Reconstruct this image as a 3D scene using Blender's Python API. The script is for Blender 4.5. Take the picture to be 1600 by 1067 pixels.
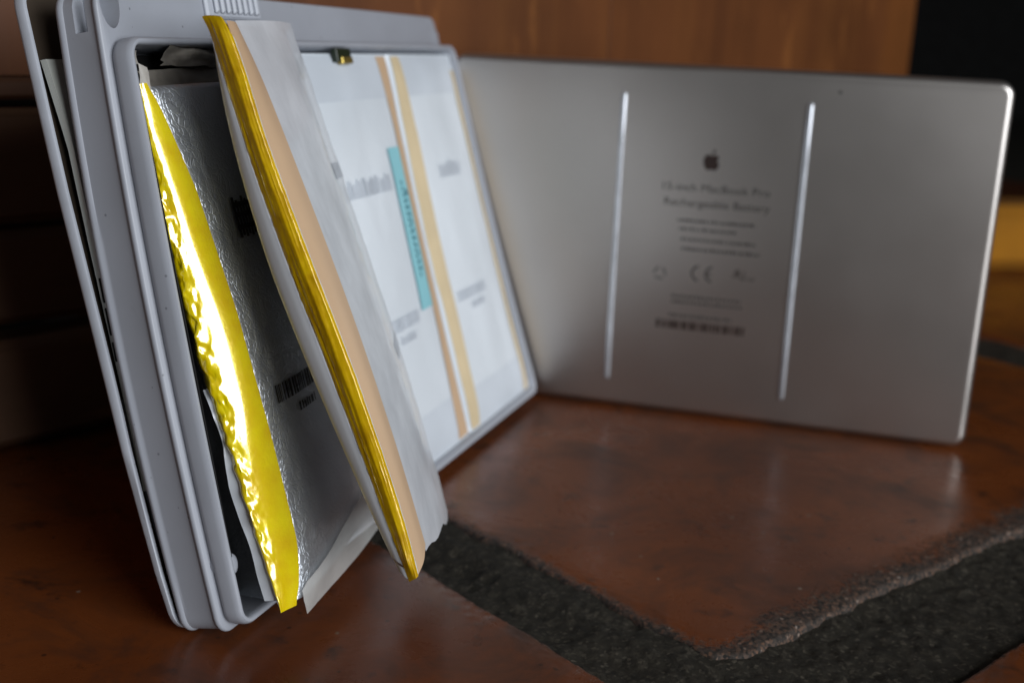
import bpy, bmesh, math, random
import numpy as np
from mathutils import Vector, Matrix

# ------------------------------------------------------------------ scene, camera, light
for o_ in list(bpy.data.objects):
    bpy.data.objects.remove(o_, do_unlink=True)
scn = bpy.context.scene
COL = scn.collection
random.seed(4)

cam_d = bpy.data.cameras.new('camera')
cam = bpy.data.objects.new('camera', cam_d)
COL.objects.link(cam)
scn.camera = cam
CAM_O = (0.0, 0.0, 0.15038)
cr, cu, cf = (0.99901, 0.01134, 0.04294), (-0.04441, 0.25497, 0.96593), (0.0, 0.96688, -0.25522)
cam.matrix_world = Matrix(((cr[0], cu[0], -cf[0], CAM_O[0]), (cr[1], cu[1], -cf[1], CAM_O[1]),
                           (cr[2], cu[2], -cf[2], CAM_O[2]), (0, 0, 0, 1)))
cam_d.sensor_width = 36
cam_d.lens = 42.89
cam_d.clip_start = 0.01
cam_d.clip_end = 60
cam_d.dof.use_dof = True
cam_d.dof.focus_distance = 0.288
cam_d.dof.aperture_fstop = 11.5

world = bpy.data.worlds.new('World')
scn.world = world
world.use_nodes = True
bg = world.node_tree.nodes['Background']
bg.inputs[0].default_value = (0.93, 0.95, 1.0, 1)
bg.inputs[1].default_value = 0.036


def area(name, loc, target, sx, sy, power, color):
    l = bpy.data.lights.new(name, 'AREA')
    l.shape = 'RECTANGLE'
    l.size, l.size_y, l.energy, l.color = sx, sy, power, color
    o = bpy.data.objects.new(name, l)
    COL.objects.link(o)
    o.location = loc
    o.rotation_euler = (Vector(target) - Vector(loc)).to_track_quat('-Z', 'Y').to_euler()
    return o


# daylight through the doorway on the right, plus a weak added fill lamp behind the camera
area('doorway_daylight', (0.89, -0.63, 0.44), (0.0, 0.33, 0.07), 0.85, 0.75, 20.0, (0.92, 0.96, 1.0))
area('front_fill', (-0.35, -1.6, 1.3), (0.0, 0.4, 0.05), 0.9, 0.9, 0.35, (1.0, 0.97, 0.93))

scn.view_settings.view_transform = 'Standard'
scn.view_settings.look = 'None'
scn.view_settings.exposure = 0.0
scn.view_settings.gamma = 1.0
scn.view_settings.use_curve_mapping = False
scn.render.engine = 'CYCLES'
scn.cycles.max_bounces = 10
scn.cycles.transparent_max_bounces = 12


# ------------------------------------------------------------------ materials
def new_mat(name):
    m = bpy.data.materials.new(name)
    m.use_nodes = True
    nt = m.node_tree
    b = nt.nodes['Principled BSDF']
    return m, nt, b


def N(nt, kind, **kw):
    n = nt.nodes.new(kind)
    for k, v in kw.items():
        if k in ('operation', 'blend_type', 'data_type', 'attribute_name', 'noise_dimensions', 'feature', 'wave_type', 'bands_direction'):
            setattr(n, k, v)
        else:
            n.inputs[k].default_value = v
    return n


def coords(nt, scale=(1, 1, 1), rot=(0, 0, 0), kind='Object'):
    t = nt.nodes.new('ShaderNodeTexCoord')
    mp = nt.nodes.new('ShaderNodeMapping')
    mp.inputs['Scale'].default_value = scale
    mp.inputs['Rotation'].default_value = rot
    nt.links.new(t.outputs[kind], mp.inputs['Vector'])
    return mp.outputs['Vector']


def ramp(nt, fac, stops):
    r = nt.nodes.new('ShaderNodeValToRGB')
    el = r.color_ramp.elements
    while len(el) < len(stops):
        el.new(0.5)
    for e, (p, c) in zip(el, stops):
        e.position = p
        e.color = (c[0], c[1], c[2], 1) if not isinstance(c, (int, float)) else (c, c, c, 1)
    nt.links.new(fac, r.inputs['Fac'])
    return r.outputs['Color']


def bump(nt, b, height, strength, dist):
    bp = nt.nodes.new('ShaderNodeBump')
    bp.inputs['Strength'].default_value = strength
    bp.inputs['Distance'].default_value = dist
    nt.links.new(height, bp.inputs['Height'])
    nt.links.new(bp.outputs['Normal'], b.inputs['Normal'])
    return bp


def mix(nt, fac, a, b_):
    m = nt.nodes.new('ShaderNodeMix')
    m.data_type = 'RGBA'
    for sock, v in ((m.inputs[0], fac), (m.inputs[6], a), (m.inputs[7], b_)):
        if hasattr(v, 'links') or hasattr(v, 'is_linked'):
            nt.links.new(v, sock)
        elif isinstance(v, (int, float)):
            sock.default_value = v
        else:
            sock.default_value = (v[0], v[1], v[2], 1)
    return m.outputs[2]


def simple(name, col, rough, metal=0.0, dust=0.0, coat=0.0, var=0.08, nscale=60, bstr=0.0, bscale=400, bdist=0.0003, spec=0.5):
    m, nt, b = new_mat(name)
    v = coords(nt)
    n = N(nt, 'ShaderNodeTexNoise', Scale=nscale, Detail=5.0)
    nt.links.new(v, n.inputs['Vector'])
    lo = [max(0, c * (1 - var)) for c in col]
    hi = [min(1, c * (1 + var)) for c in col]
    bc_ = ramp(nt, n.outputs['Fac'], [(0.3, lo), (0.7, hi)])
    if dust:
        vo = N(nt, 'ShaderNodeTexVoronoi', Scale=190.0)
        nt.links.new(v, vo.inputs['Vector'])
        bc_ = mix(nt, ramp(nt, vo.outputs['Distance'], [(0.045, dust), (0.075, 0.0)]), bc_, [c * 0.3 for c in col])
        sm = N(nt, 'ShaderNodeTexNoise', Scale=55.0, Detail=8.0, Roughness=0.75, Distortion=1.5)
        nt.links.new(v, sm.inputs['Vector'])
        bc_ = mix(nt, ramp(nt, sm.outputs['Fac'], [(0.60, 0.0), (0.78, dust * 0.5)]), bc_, [c * 0.6 for c in col])
    nt.links.new(bc_, b.inputs['Base Color'])
    nt.links.new(ramp(nt, n.outputs['Fac'], [(0.25, rough * 0.88), (0.75, min(1, rough * 1.12))]), b.inputs['Roughness'])
    b.inputs['Metallic'].default_value = metal
    b.inputs['Coat Weight'].default_value = coat
    b.inputs['Coat Roughness'].default_value = 0.06
    b.inputs['Specular IOR Level'].default_value = spec
    if bstr:
        n2 = N(nt, 'ShaderNodeTexNoise', Scale=bscale, Detail=4.0)
        nt.links.new(v, n2.inputs['Vector'])
        bump(nt, b, n2.outputs['Fac'], bstr, bdist)
    return m


M = {}
M['plastic'] = simple('grey_plastic', (0.355, 0.370, 0.412), 0.42, dust=0.6, var=0.05, nscale=35, bstr=0.12, bscale=1500, bdist=0.0001)
M['plate'] = simple('pale_grey_plastic', (0.46, 0.48, 0.53), 0.5, dust=0.5, var=0.08, nscale=90, bstr=0.2, bscale=1800, bdist=0.0001)
M['liner'] = simple('cream_plastic', (0.62, 0.63, 0.58), 0.5, var=0.08, nscale=70)
M['card'] = simple('brown_card', (0.050, 0.034, 0.021), 0.8, var=0.2, nscale=80)
M['foam'] = simple('black_foam_and_cavity_shade', (0.008, 0.008, 0.008), 0.9, var=0.3, nscale=300)
M['green'] = simple('dark_green_board', (0.012, 0.02, 0.008), 0.4)
M['brass'] = simple('gold_contact', (0.45, 0.33, 0.08), 0.35, metal=0.8)
M['peach'] = simple('peach_tape', (0.60, 0.41, 0.255), 0.45, var=0.05, nscale=40)
M['peachy'] = simple('straw_tape', (0.66, 0.53, 0.33), 0.5, var=0.08, nscale=60)
M['white'] = simple('white_cell_wrap', (0.70, 0.75, 0.80), 0.34, var=0.04, nscale=25, bstr=0.45, bscale=42, bdist=0.0012)
M['flap'] = simple('grey_white_flap', (0.63, 0.68, 0.74), 0.4, var=0.05, nscale=40)
M['teal'] = simple('turquoise_label', (0.26, 0.60, 0.67), 0.4, var=0.04, nscale=50)
M['ink_pale'] = simple('pale_grey_ink', (0.63, 0.68, 0.745), 0.5)
M['ink_black'] = simple('black_ink', (0.012, 0.011, 0.010), 0.5)
M['ink_teal'] = simple('dark_teal_ink', (0.03, 0.16, 0.20), 0.5)
M['ink_lid'] = simple('brown_grey_ink', (0.046, 0.038, 0.034), 0.55)
M['ink_lid_faint'] = simple('faint_grey_ink', (0.058, 0.050, 0.046), 0.5)
M['ink_logo'] = simple('dark_brown_ink', (0.020, 0.009, 0.006), 0.5)
M['tab'] = simple('dull_foil_tab', (0.30, 0.27, 0.23), 0.45, metal=0.25, var=0.25, nscale=150)
M['tabwhite'] = simple('pale_paper_tab', (0.45, 0.42, 0.38), 0.6, var=0.15, nscale=120)
M['dark'] = simple('room_darkness_black', (0.004, 0.0035, 0.003), 0.9)  # near-black colour stands in for the darkness of the unlit room


def mat_tape(name, c0, c1, c2, coat_ior=2.0, coat_r=0.15, metal=0.35, rough=0.22):
    m, nt, b = new_mat(name)
    v = coords(nt)
    n = N(nt, 'ShaderNodeTexNoise', Scale=170.0, Detail=4.0)
    nt.links.new(v, n.inputs['Vector'])
    nt.links.new(ramp(nt, n.outputs['Fac'], [(0.3, c0), (0.55, c1), (0.75, c2)]), b.inputs['Base Color'])
    b.inputs['Metallic'].default_value = metal
    b.inputs['Roughness'].default_value = rough
    b.inputs['Coat Weight'].default_value = 1.0
    b.inputs['Coat Roughness'].default_value = 0.15
    b.inputs['Coat IOR'].default_value = coat_ior
    b.inputs['Coat Roughness'].default_value = coat_r
    n2 = N(nt, 'ShaderNodeTexNoise', Scale=900.0, Detail=2.0)
    nt.links.new(v, n2.inputs['Vector'])
    bump(nt, b, n2.outputs['Fac'], 0.30, 0.0002)
    return m


def mat_foil():
    m, nt, b = new_mat('silver_pouch_foil')
    v = coords(nt)
    n = N(nt, 'ShaderNodeTexNoise', Scale=45.0, Detail=4.0)
    nt.links.new(v, n.inputs['Vector'])
    nt.links.new(ramp(nt, n.outputs['Fac'], [(0.3, (0.56, 0.59, 0.63)), (0.7, (0.68, 0.72, 0.76))]), b.inputs['Base Color'])
    b.inputs['Metallic'].default_value = 0.88
    b.inputs['Roughness'].default_value = 0.42
    # fine embossed wrinkles
    vo = N(nt, 'ShaderNodeTexVoronoi', Scale=620.0, feature='DISTANCE_TO_EDGE')
    n3 = N(nt, 'ShaderNodeTexNoise', Scale=120.0, Detail=3.0)
    ad = nt.nodes.new('ShaderNodeVectorMath')
    ad.operation = 'MULTIPLY_ADD'
    nt.links.new(n3.outputs['Color'], ad.inputs[0])
    ad.inputs[1].default_value = (0.01, 0.01, 0.01)
    nt.links.new(v, n3.inputs['Vector'])
    nt.links.new(v, ad.inputs[2])
    nt.links.new(ad.outputs[0], vo.inputs['Vector'])
    r = ramp(nt, vo.outputs['Distance'], [(0.0, 0.0), (0.12, 1.0)])
    bump(nt, b, r, 0.34, 0.00025)
    return m


def mat_film(name, col, alpha):
    m, nt, b = new_mat(name)
    v = coords(nt)
    n = N(nt, 'ShaderNodeTexNoise', Scale=60.0, Detail=5.0)
    nt.links.new(v, n.inputs['Vector'])
    nt.links.new(ramp(nt, n.outputs['Fac'], [(0.3, [c * 0.93 for c in col]), (0.7, col)]), b.inputs['Base Color'])
    b.inputs['Roughness'].default_value = 0.28
    nt.links.new(ramp(nt, n.outputs['Fac'], [(0.3, alpha * 0.85), (0.7, min(1, alpha * 1.12))]), b.inputs['Alpha'])
    b.inputs['Coat Weight'].default_value = 0.3
    bump(nt, b, n.outputs['Fac'], 0.08, 0.0006)
    return m


def mat_aluminium():
    m, nt, b = new_mat('brushed_aluminium')
    v = coords(nt)
    n = N(nt, 'ShaderNodeTexNoise', Scale=30.0, Detail=6.0)
    nt.links.new(v, n.inputs['Vector'])
    nt.links.new(ramp(nt, n.outputs['Fac'], [(0.3, (0.545, 0.51, 0.48)), (0.7, (0.57, 0.535, 0.505))]), b.inputs['Base Color'])
    b.inputs['Metallic'].default_value = 1.0
    nt.links.new(ramp(nt, n.outputs['Fac'], [(0.3, 0.365), (0.7, 0.385)]), b.inputs['Roughness'])
    n2 = N(nt, 'ShaderNodeTexNoise', Scale=2600.0, Detail=2.0)
    nt.links.new(v, n2.inputs['Vector'])
    bump(nt, b, n2.outputs['Fac'], 0.10, 0.00008)
    return m


def mat_tile():
    m, nt, b = new_mat('polished_red_oxide_tile')
    v = coords(nt)
    at = nt.nodes.new('ShaderNodeAttribute')
    at.attribute_name = 'edge'
    big = N(nt, 'ShaderNodeTexNoise', Scale=9.0, Detail=6.0, Roughness=0.6)
    fine = N(nt, 'ShaderNodeTexNoise', Scale=850.0, Detail=4.0, Roughness=0.7)
    spot = N(nt, 'ShaderNodeTexNoise', Scale=75.0, Detail=5.0, Roughness=0.65)
    speck = N(nt, 'ShaderNodeTexVoronoi', Scale=1200.0)
    for n in (big, fine, spot, speck):
        nt.links.new(v, n.inputs['Vector'])
    base = ramp(nt, big.outputs['Fac'], [(0.28, (0.070, 0.019, 0.007)), (0.5, (0.138, 0.037, 0.010)), (0.72, (0.200, 0.056, 0.014))])
    dirt = ramp(nt, spot.outputs['Fac'], [(0.58, 0.0), (0.70, 0.8)])
    base = mix(nt, dirt, base, (0.030, 0.014, 0.009))
    mot = N(nt, 'ShaderNodeTexNoise', Scale=28.0, Detail=7.0, Roughness=0.7, Distortion=0.6)
    nt.links.new(v, mot.inputs['Vector'])
    base = mix(nt, ramp(nt, mot.outputs['Fac'], [(0.48, 0.0), (0.68, 0.85)]), base, (0.042, 0.021, 0.014))
    pit = N(nt, 'ShaderNodeTexVoronoi', Scale=130.0)
    nt.links.new(v, pit.inputs['Vector'])
    pits = ramp(nt, pit.outputs['Distance'], [(0.05, 0.7), (0.11, 0.0)])
    base = mix(nt, pits, base, (0.020, 0.011, 0.008))
    dust = N(nt, 'ShaderNodeTexVoronoi', Scale=75.0)
    nt.links.new(v, dust.inputs['Vector'])
    base = mix(nt, ramp(nt, dust.outputs['Distance'], [(0.035, 0.8), (0.055, 0.0)]), base, (0.22, 0.17, 0.13))
    # worn, gritty margin: edge attribute = metres from the tile's edge
    mr = nt.nodes.new('ShaderNodeMapRange')
    mr.inputs[1].default_value = 0.001
    mr.inputs[2].default_value = 0.019
    nt.links.new(at.outputs['Fac'], mr.inputs[0])
    comb = nt.nodes.new('ShaderNodeMath')
    comb.operation = 'ADD'
    nt.links.new(mr.outputs[0], comb.inputs[0])
    sc = nt.nodes.new('ShaderNodeMath')
    sc.operation = 'MULTIPLY_ADD'
    nt.links.new(fine.outputs['Fac'], sc.inputs[0])
    sc.inputs[1].default_value = 1.5
    sc.inputs[2].default_value = -0.75
    nt.links.new(sc.outputs[0], comb.inputs[1])
    sc2 = nt.nodes.new('ShaderNodeMath')
    sc2.operation = 'MULTIPLY_ADD'
    nt.links.new(spot.outputs['Fac'], sc2.inputs[0])
    sc2.inputs[1].default_value = 0.9
    sc2.inputs[2].default_value = -0.45
    comb2 = nt.nodes.new('ShaderNodeMath')
    comb2.operation = 'ADD'
    nt.links.new(comb.outputs[0], comb2.inputs[0])
    nt.links.new(sc2.outputs[0], comb2.inputs[1])
    wear = ramp(nt, comb2.outputs[0], [(0.30, 1.0), (0.62, 0.0)])
    grit = ramp(nt, speck.outputs['Color'], [(0.15, (0.012, 0.010, 0.008)), (0.55, (0.050, 0.037, 0.030)), (0.85, (0.12, 0.065, 0.040)), (1.0, (0.26, 0.22, 0.19))])
    nt.links.new(mix(nt, wear, base, grit), b.inputs['Base Color'])
    rr = ramp(nt, mot.outputs['Fac'], [(0.3, 0.20), (0.7, 0.42)])
    b.inputs['Specular IOR Level'].default_value = 0.36
    nt.links.new(mix(nt, wear, rr, (0.75, 0.75, 0.75)), b.inputs['Roughness'])
    bw = nt.nodes.new('ShaderNodeMath')
    bw.operation = 'MULTIPLY_ADD'
    nt.links.new(wear, bw.inputs[0])
    bw.inputs[1].default_value = 0.9
    bw.inputs[2].default_value = 0.03
    hm = nt.nodes.new('ShaderNodeMath')
    hm.operation = 'MULTIPLY'
    nt.links.new(fine.outputs['Fac'], hm.inputs[0])
    nt.links.new(bw.outputs[0], hm.inputs[1])
    ha = nt.nodes.new('ShaderNodeMath')
    ha.operation = 'MULTIPLY_ADD'
    nt.links.new(spot.outputs['Fac'], ha.inputs[0])
    ha.inputs[1].default_value = 0.12
    nt.links.new(hm.outputs[0], ha.inputs[2])
    bump(nt, b, ha.outputs[0], 0.45, 0.0010)
    return m


def mat_mortar():
    m, nt, b = new_mat('rough_dark_mortar')
    v = coords(nt)
    a = N(nt, 'ShaderNodeTexNoise', Scale=240.0, Detail=8.0, Roughness=0.75)
    s = N(nt, 'ShaderNodeTexVoronoi', Scale=1100.0)
    nt.links.new(v, a.inputs['Vector'])
    nt.links.new(v, s.inputs['Vector'])
    base = ramp(nt, a.outputs['Fac'], [(0.3, (0.008, 0.007, 0.005)), (0.55, (0.028, 0.024, 0.017)), (0.75, (0.075, 0.064, 0.047))])
    sp = ramp(nt, s.outputs['Color'], [(0.70, 0.0), (0.97, 0.65)])
    nt.links.new(mix(nt, sp, base, (0.115, 0.098, 0.074)), b.inputs['Base Color'])
    b.inputs['Roughness'].default_value = 0.85
    b.inputs['Specular IOR Level'].default_value = 0.25
    bump(nt, b, a.outputs['Fac'], 1.0, 0.0014)
    return m


def mat_wood(name, dark, mid, light, scale, rough=0.45):
    """grain runs along the object's local X"""
    m, nt, b = new_mat(name)
    v = coords(nt, scale=(scale * 0.08, scale, scale))
    g = N(nt, 'ShaderNodeTexNoise', Scale=14.0, Detail=7.0, Roughness=0.65, Distortion=0.8)
    nt.links.new(v, g.inputs['Vector'])
    v2 = coords(nt, scale=(1, 1, 1))
    k = N(nt, 'ShaderNodeTexNoise', Scale=16.0, Detail=4.0)
    nt.links.new(v2, k.inputs['Vector'])
    base = ramp(nt, g.outputs['Fac'], [(0.25, dark), (0.5, mid), (0.75, light)])
    blot = ramp(nt, k.outputs['Fac'], [(0.35, 0.0), (0.75, 0.65)])
    base = mix(nt, blot, base, [c * 0.5 for c in mid])
    v3 = coords(nt, scale=(scale * 0.22, scale, scale))
    fl = N(nt, 'ShaderNodeTexNoise', Scale=55.0, Detail=5.0, Roughness=0.6)
    nt.links.new(v3, fl.inputs['Vector'])
    base = mix(nt, ramp(nt, fl.outputs['Fac'], [(0.58, 0.0), (0.74, 0.8)]), base, [min(1, c * 1.35) for c in light])
    nt.links.new(base, b.inputs['Base Color'])
    b.inputs['Roughness'].default_value = rough
    bump(nt, b, g.outputs['Fac'], 0.35, 0.0012)
    return m


M['tape'] = mat_tape('yellow_polyimide_tape', (0.86, 0.58, 0.0), (0.93, 0.72, 0.0), (0.96, 0.78, 0.0), 2.0, 0.11, 0.15, 0.25)
M['amber'] = mat_tape('yellow_polyimide_tape_shaded', (0.56, 0.31, 0.0), (0.70, 0.43, 0.0), (0.78, 0.52, 0.0), 1.5, 0.12, 0.15, 0.34)  # same yellow tape, its shading put into a darker amber colour
M['foil'] = mat_foil()
M['film'] = mat_film('milky_film', (0.80, 0.84, 0.89), 0.88)
M['film_thin'] = mat_film('thin_clear_film', (0.78, 0.77, 0.74), 0.52)
M['alu'] = mat_aluminium()
M['wrap'] = simple('grey_white_wrap', (0.64, 0.66, 0.69), 0.36, var=0.05, nscale=30, bstr=0.15, bscale=60, bdist=0.0006)
M['rail'] = simple('pale_aluminium_rail', (0.50, 0.52, 0.56), 0.30, metal=0.6, var=0.10, nscale=180)
M['tile'] = mat_tile()
M['mortar'] = mat_mortar()
M['wood_panel'] = mat_wood('red_brown_panel_wood', (0.075, 0.024, 0.008), (0.155, 0.051, 0.014), (0.25, 0.092, 0.022), 1.0)
M['wood_dark'] = mat_wood('dark_old_plank_wood', (0.06, 0.028, 0.014), (0.14, 0.066, 0.032), (0.24, 0.115, 0.055), 1.2, 0.6)
M['wood_rail'] = mat_wood('brown_rail_wood', (0.06, 0.024, 0.012), (0.10, 0.042, 0.020), (0.16, 0.07, 0.032), 1.2)
M['wood_trim'] = mat_wood('orange_trim_wood', (0.12, 0.038, 0.010), (0.21, 0.070, 0.016), (0.30, 0.11, 0.026), 1.0)
M['wood_honey'] = mat_wood('honey_beam_wood', (0.24, 0.085, 0.001), (0.36, 0.14, 0.001), (0.44, 0.18, 0.002), 0.8, 0.9)


# ------------------------------------------------------------------ helpers
def empty(name, loc, label, cat, group=None):
    o = bpy.data.objects.new(name, None)
    COL.objects.link(o)
    o.location = loc
    o.empty_display_size = 0.02
    o['label'], o['category'] = label, cat
    if group:
        o['group'] = group
    return o


def origin_of(o):
    v = Vector((0, 0, 0))
    while o is not None:
        v += o.location
        o = o.parent
    return v


def mk(name, verts, faces, mat, parent=None, smooth=True, attr=None, recalc=True):
    """mesh from world-space vertices, kept relative to the parent's place"""
    org = np.array(origin_of(parent)) if parent else np.zeros(3)
    vs = np.asarray(verts, float) - org
    me = bpy.data.meshes.new(name)
    me.from_pydata([tuple(v) for v in vs], [], [tuple(int(i) for i in f) for f in faces])
    if recalc:
        bm = bmesh.new()
        bm.from_mesh(me)
        bmesh.ops.recalc_face_normals(bm, faces=bm.faces)
        bm.to_mesh(me)
        bm.free()
    if smooth:
        me.polygons.foreach_set('use_smooth', [True] * len(me.polygons))
    if attr is not None:
        a = me.attributes.new('edge', 'FLOAT', 'POINT')
        a.data.foreach_set('value', np.asarray(attr, np.float32))
    me.materials.append(mat)
    me.update()
    o = bpy.data.objects.new(name, me)
    COL.objects.link(o)
    if parent:
        o.parent = parent
    return o


def sharp(o, ang=35):
    me = o.data
    bm = bmesh.new()
    bm.from_mesh(me)
    for e in bm.edges:
        if len(e.link_faces) == 2 and e.calc_face_angle(0) > math.radians(ang):
            e.smooth = False
    bm.to_mesh(me)
    bm.free()
    return o


def grid_faces(nu, nv, off=0, closed_u=False):
    f = []
    for i in range(nu - (0 if closed_u else 1)):
        for j in range(nv - 1):
            a, b = off + i * nv + j, off + ((i + 1) % nu) * nv + j
            f.append((a, b, b + 1, a + 1))
    return f


def vnoise(x, y, seed=0):
    x, y = np.asarray(x, float), np.asarray(y, float)
    xi, yi = np.floor(x).astype(np.int64), np.floor(y).astype(np.int64)
    fx, fy = x - xi, y - yi
    fx, fy = fx * fx * (3 - 2 * fx), fy * fy * (3 - 2 * fy)

    def h(a, b):
        n = (a * 374761393 + b * 668265263 + seed * 982451653) & 0x7fffffff
        n = ((n ^ (n >> 13)) * 1274126177) & 0x7fffffff
        return ((n ^ (n >> 16)) & 0xffff) / 65535.0
    return ((h(xi, yi) * (1 - fx) + h(xi + 1, yi) * fx) * (1 - fy) + (h(xi, yi + 1) * (1 - fx) + h(xi + 1, yi + 1) * fx) * fy) * 2 - 1


def fbm(x, y, seed=0, octv=4):
    s, a = 0, 1.0
    for k in range(octv):
        s = s + a * vnoise(np.asarray(x) * 2 ** k, np.asarray(y) * 2 ** k, seed + k * 17)
        a *= 0.5
    return s


def rrect(s0, s1, t0, t1, r, k=6, m=14):
    """rounded rectangle outline, always 4*(k+m) points"""
    out = []
    cs = [(s1 - r, t0 + r, -90), (s1 - r, t1 - r, 0), (s0 + r, t1 - r, 90), (s0 + r, t0 + r, 180)]
    for q in range(4):
        cx, cy, a0 = cs[q]
        arc = [(cx + r * math.cos(math.radians(a0 + 90 * i / k)), cy + r * math.sin(math.radians(a0 + 90 * i / k))) for i in range(k + 1)]
        nx, ny, na = cs[(q + 1) % 4]
        nxt = (nx + r * math.cos(math.radians(na)), ny + r * math.sin(math.radians(na)))
        out += arc
        for i in range(1, m):
            f = i / m
            out.append((arc[-1][0] * (1 - f) + nxt[0] * f, arc[-1][1] * (1 - f) + nxt[1] * f))
    return out


def sweep(loops, fmap, cap0=True, cap1=True):
    """loops: lists of (s,t,n) with equal length"""
    n = len(loops[0])
    v, f = [], []
    for L in loops:
        v += [fmap(*q) for q in L]
    for i in range(len(loops) - 1):
        for j in range(n):
            a, b = i * n + j, i * n + (j + 1) % n
            f.append((a, b, b + n, a + n))
    if cap0:
        f.append(tuple(range(n))[::-1])
    if cap1:
        o = (len(loops) - 1) * n
        f.append(tuple(range(o, o + n)))
    return v, f


def box_map(s0, s1, t0, t1, n0, n1, fmap, bev=0.0):
    """box in a mapped frame with chamfered long edges"""
    if bev <= 0:
        loops = [[(s0, t0, n), (s1, t0, n), (s1, t1, n), (s0, t1, n)] for n in (n0, n1)]
    else:
        def L(i, n):
            return [(s0 + i, t0 + i, n), (s1 - i, t0 + i, n), (s1 - i, t1 - i, n), (s0 + i, t1 - i, n)]
        loops = [L(bev, n0), L(0, n0 + bev), L(0, n1 - bev), L(bev, n1)]
    return sweep(loops, fmap)


# ------------------------------------------------------------------ frames
# the opened case: s along its long side, t up its leaning face, n out of it
TX, TY, TYAW, TLEAN, TW, TH, TTW = -0.06214, 0.27011, 1.23060, 0.24508, 0.22229, 0.14291, 0.10245
T0 = np.array([TX, TY, 0.003])
Td = np.array([math.cos(TYAW), math.sin(TYAW), 0])
Tn = np.array([math.sin(TYAW), -math.cos(TYAW), 0])
ZZ = np.array([0, 0, 1.0])


def TM(s, t, n):
    ln = TLEAN + TTW * (s / TW - 0.5)
    return T0 + Td * s + (math.cos(ln) * ZZ - math.sin(ln) * Tn) * t + (math.cos(ln) * Tn + math.sin(ln) * ZZ) * n


def TB(s, t, n):                      # with the swollen case's bow
    x = min(max(t / 0.155, 0), 1)
    b = float(np.interp(n, [-0.018, -0.006, 0.0], [0.0030, 0.0022, 0.0012]))
    return TM(s, t, n - b * 4 * x * (1 - x))


# the loose cover: s leftwards negative from its right corner
LO = np.array([0.17259, 0.43797, 0.0])
Ld = np.array([0.96259, -0.27098, 0.0])
Lu = np.array([-0.00317, -0.01126, 0.99993])
Ln = np.array([-0.27096, -0.96252, -0.01170])
LW, LH = 0.208, 0.1367


def LM(s, t, n):
    return LO + Ld * s + Lu * t + Ln * n


# ------------------------------------------------------------------ floor
EA = math.radians(41)
E1 = np.array([math.cos(EA), math.sin(EA), 0])
E2 = np.array([-math.sin(EA), math.cos(EA), 0])
EC = np.array([0.0548, 0.2671, 0])


def EM(a, b, z):
    return EC + E1 * a + E2 * b + ZZ * z


fv = [(-6, -4, -0.0075), (8, -4, -0.0075), (8, 8, -0.0075), (-6, 8, -0.0075)]
floor = mk('floor', fv, [(0, 1, 2, 3)], M['mortar'], smooth=False)
floor['kind'] = 'structure'


def heightfield(name, us, vs, zf, mat, parent, attrf=None):
    U, V = np.meshgrid(us, vs, indexing='ij')
    Zv = zf(U, V)
    P = EC + U[..., None] * E1 + V[..., None] * E2 + Zv[..., None] * ZZ
    f = grid_faces(len(us), len(vs))
    at = attrf(U, V).ravel() if attrf else None
    o = mk(name, P.reshape(-1, 3), f, mat, parent, attr=at, recalc=False)
    return o


def tile_dist(U, V, u0, u1, v0, v1, r, seed, rough=1.0):
    cx, cy = (u0 + u1) / 2, (v0 + v1) / 2
    qx, qy = np.abs(U - cx) - (u1 - u0) / 2 + r, np.abs(V - cy) - (v1 - v0) / 2 + r
    sd = np.minimum(np.maximum(qx, qy), 0) + np.hypot(np.maximum(qx, 0), np.maximum(qy, 0)) - r
    return -sd + rough * (0.0014 * fbm(U * 60, V * 60, seed, 4) + 0.0003 * fbm(U * 420, V * 420, seed + 5, 2)) - 0.001


def make_tile(u0, u1, v0, v1, us, vs, seed, lift=0.0, rough=0.45, wear=(4.0, 4.0)):
    def z(U, V):
        dd = tile_dist(U, V, u0, u1, v0, v1, 0.016, seed, rough)
        x = np.clip(dd / 0.0022, 0, 1)
        drop = -0.0060 * (1 - x * x * (3 - 2 * x))
        rnd = -0.0009 * np.clip(1 - dd / 0.011, 0, 1) ** 2
        grit = 0.00022 * fbm(U * 900, V * 900, seed + 3, 2) * np.clip(1 - dd / 0.012, 0, 1)
        return lift + drop + rnd + np.where(x > 0, grit, 0) + 0.00015 * fbm(U * 22, V * 22, seed + 9, 2) - 0.0003
    def att(U, V):
        dd = np.clip(tile_dist(U, V, u0, u1, v0, v1, 0.016, seed, rough), 0, 0.1)
        a, b = np.minimum(U - u0, u1 - U), np.minimum(V - v0, v1 - V)
        k = 1 / (1 + np.exp(-(b - a) / 0.006))          # 1 along the e2-running edges
        return np.clip(dd * (wear[0] * k + wear[1] * (1 - k)), 0, 0.1)
    return heightfield('tile', us, vs, z, M['tile'], floor, att)


def axis(a, b, fine_ranges, fine, coarse):
    out, x = [a], a
    while x < b - 1e-9:
        h = coarse
        for (p, q) in fine_ranges:
            if p - 1e-9 <= x < q:
                h = fine
            elif x < p < x + h:
                h = p - x
        x = min(b, x + h)
        out.append(x)
    return np.array(out)


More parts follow.
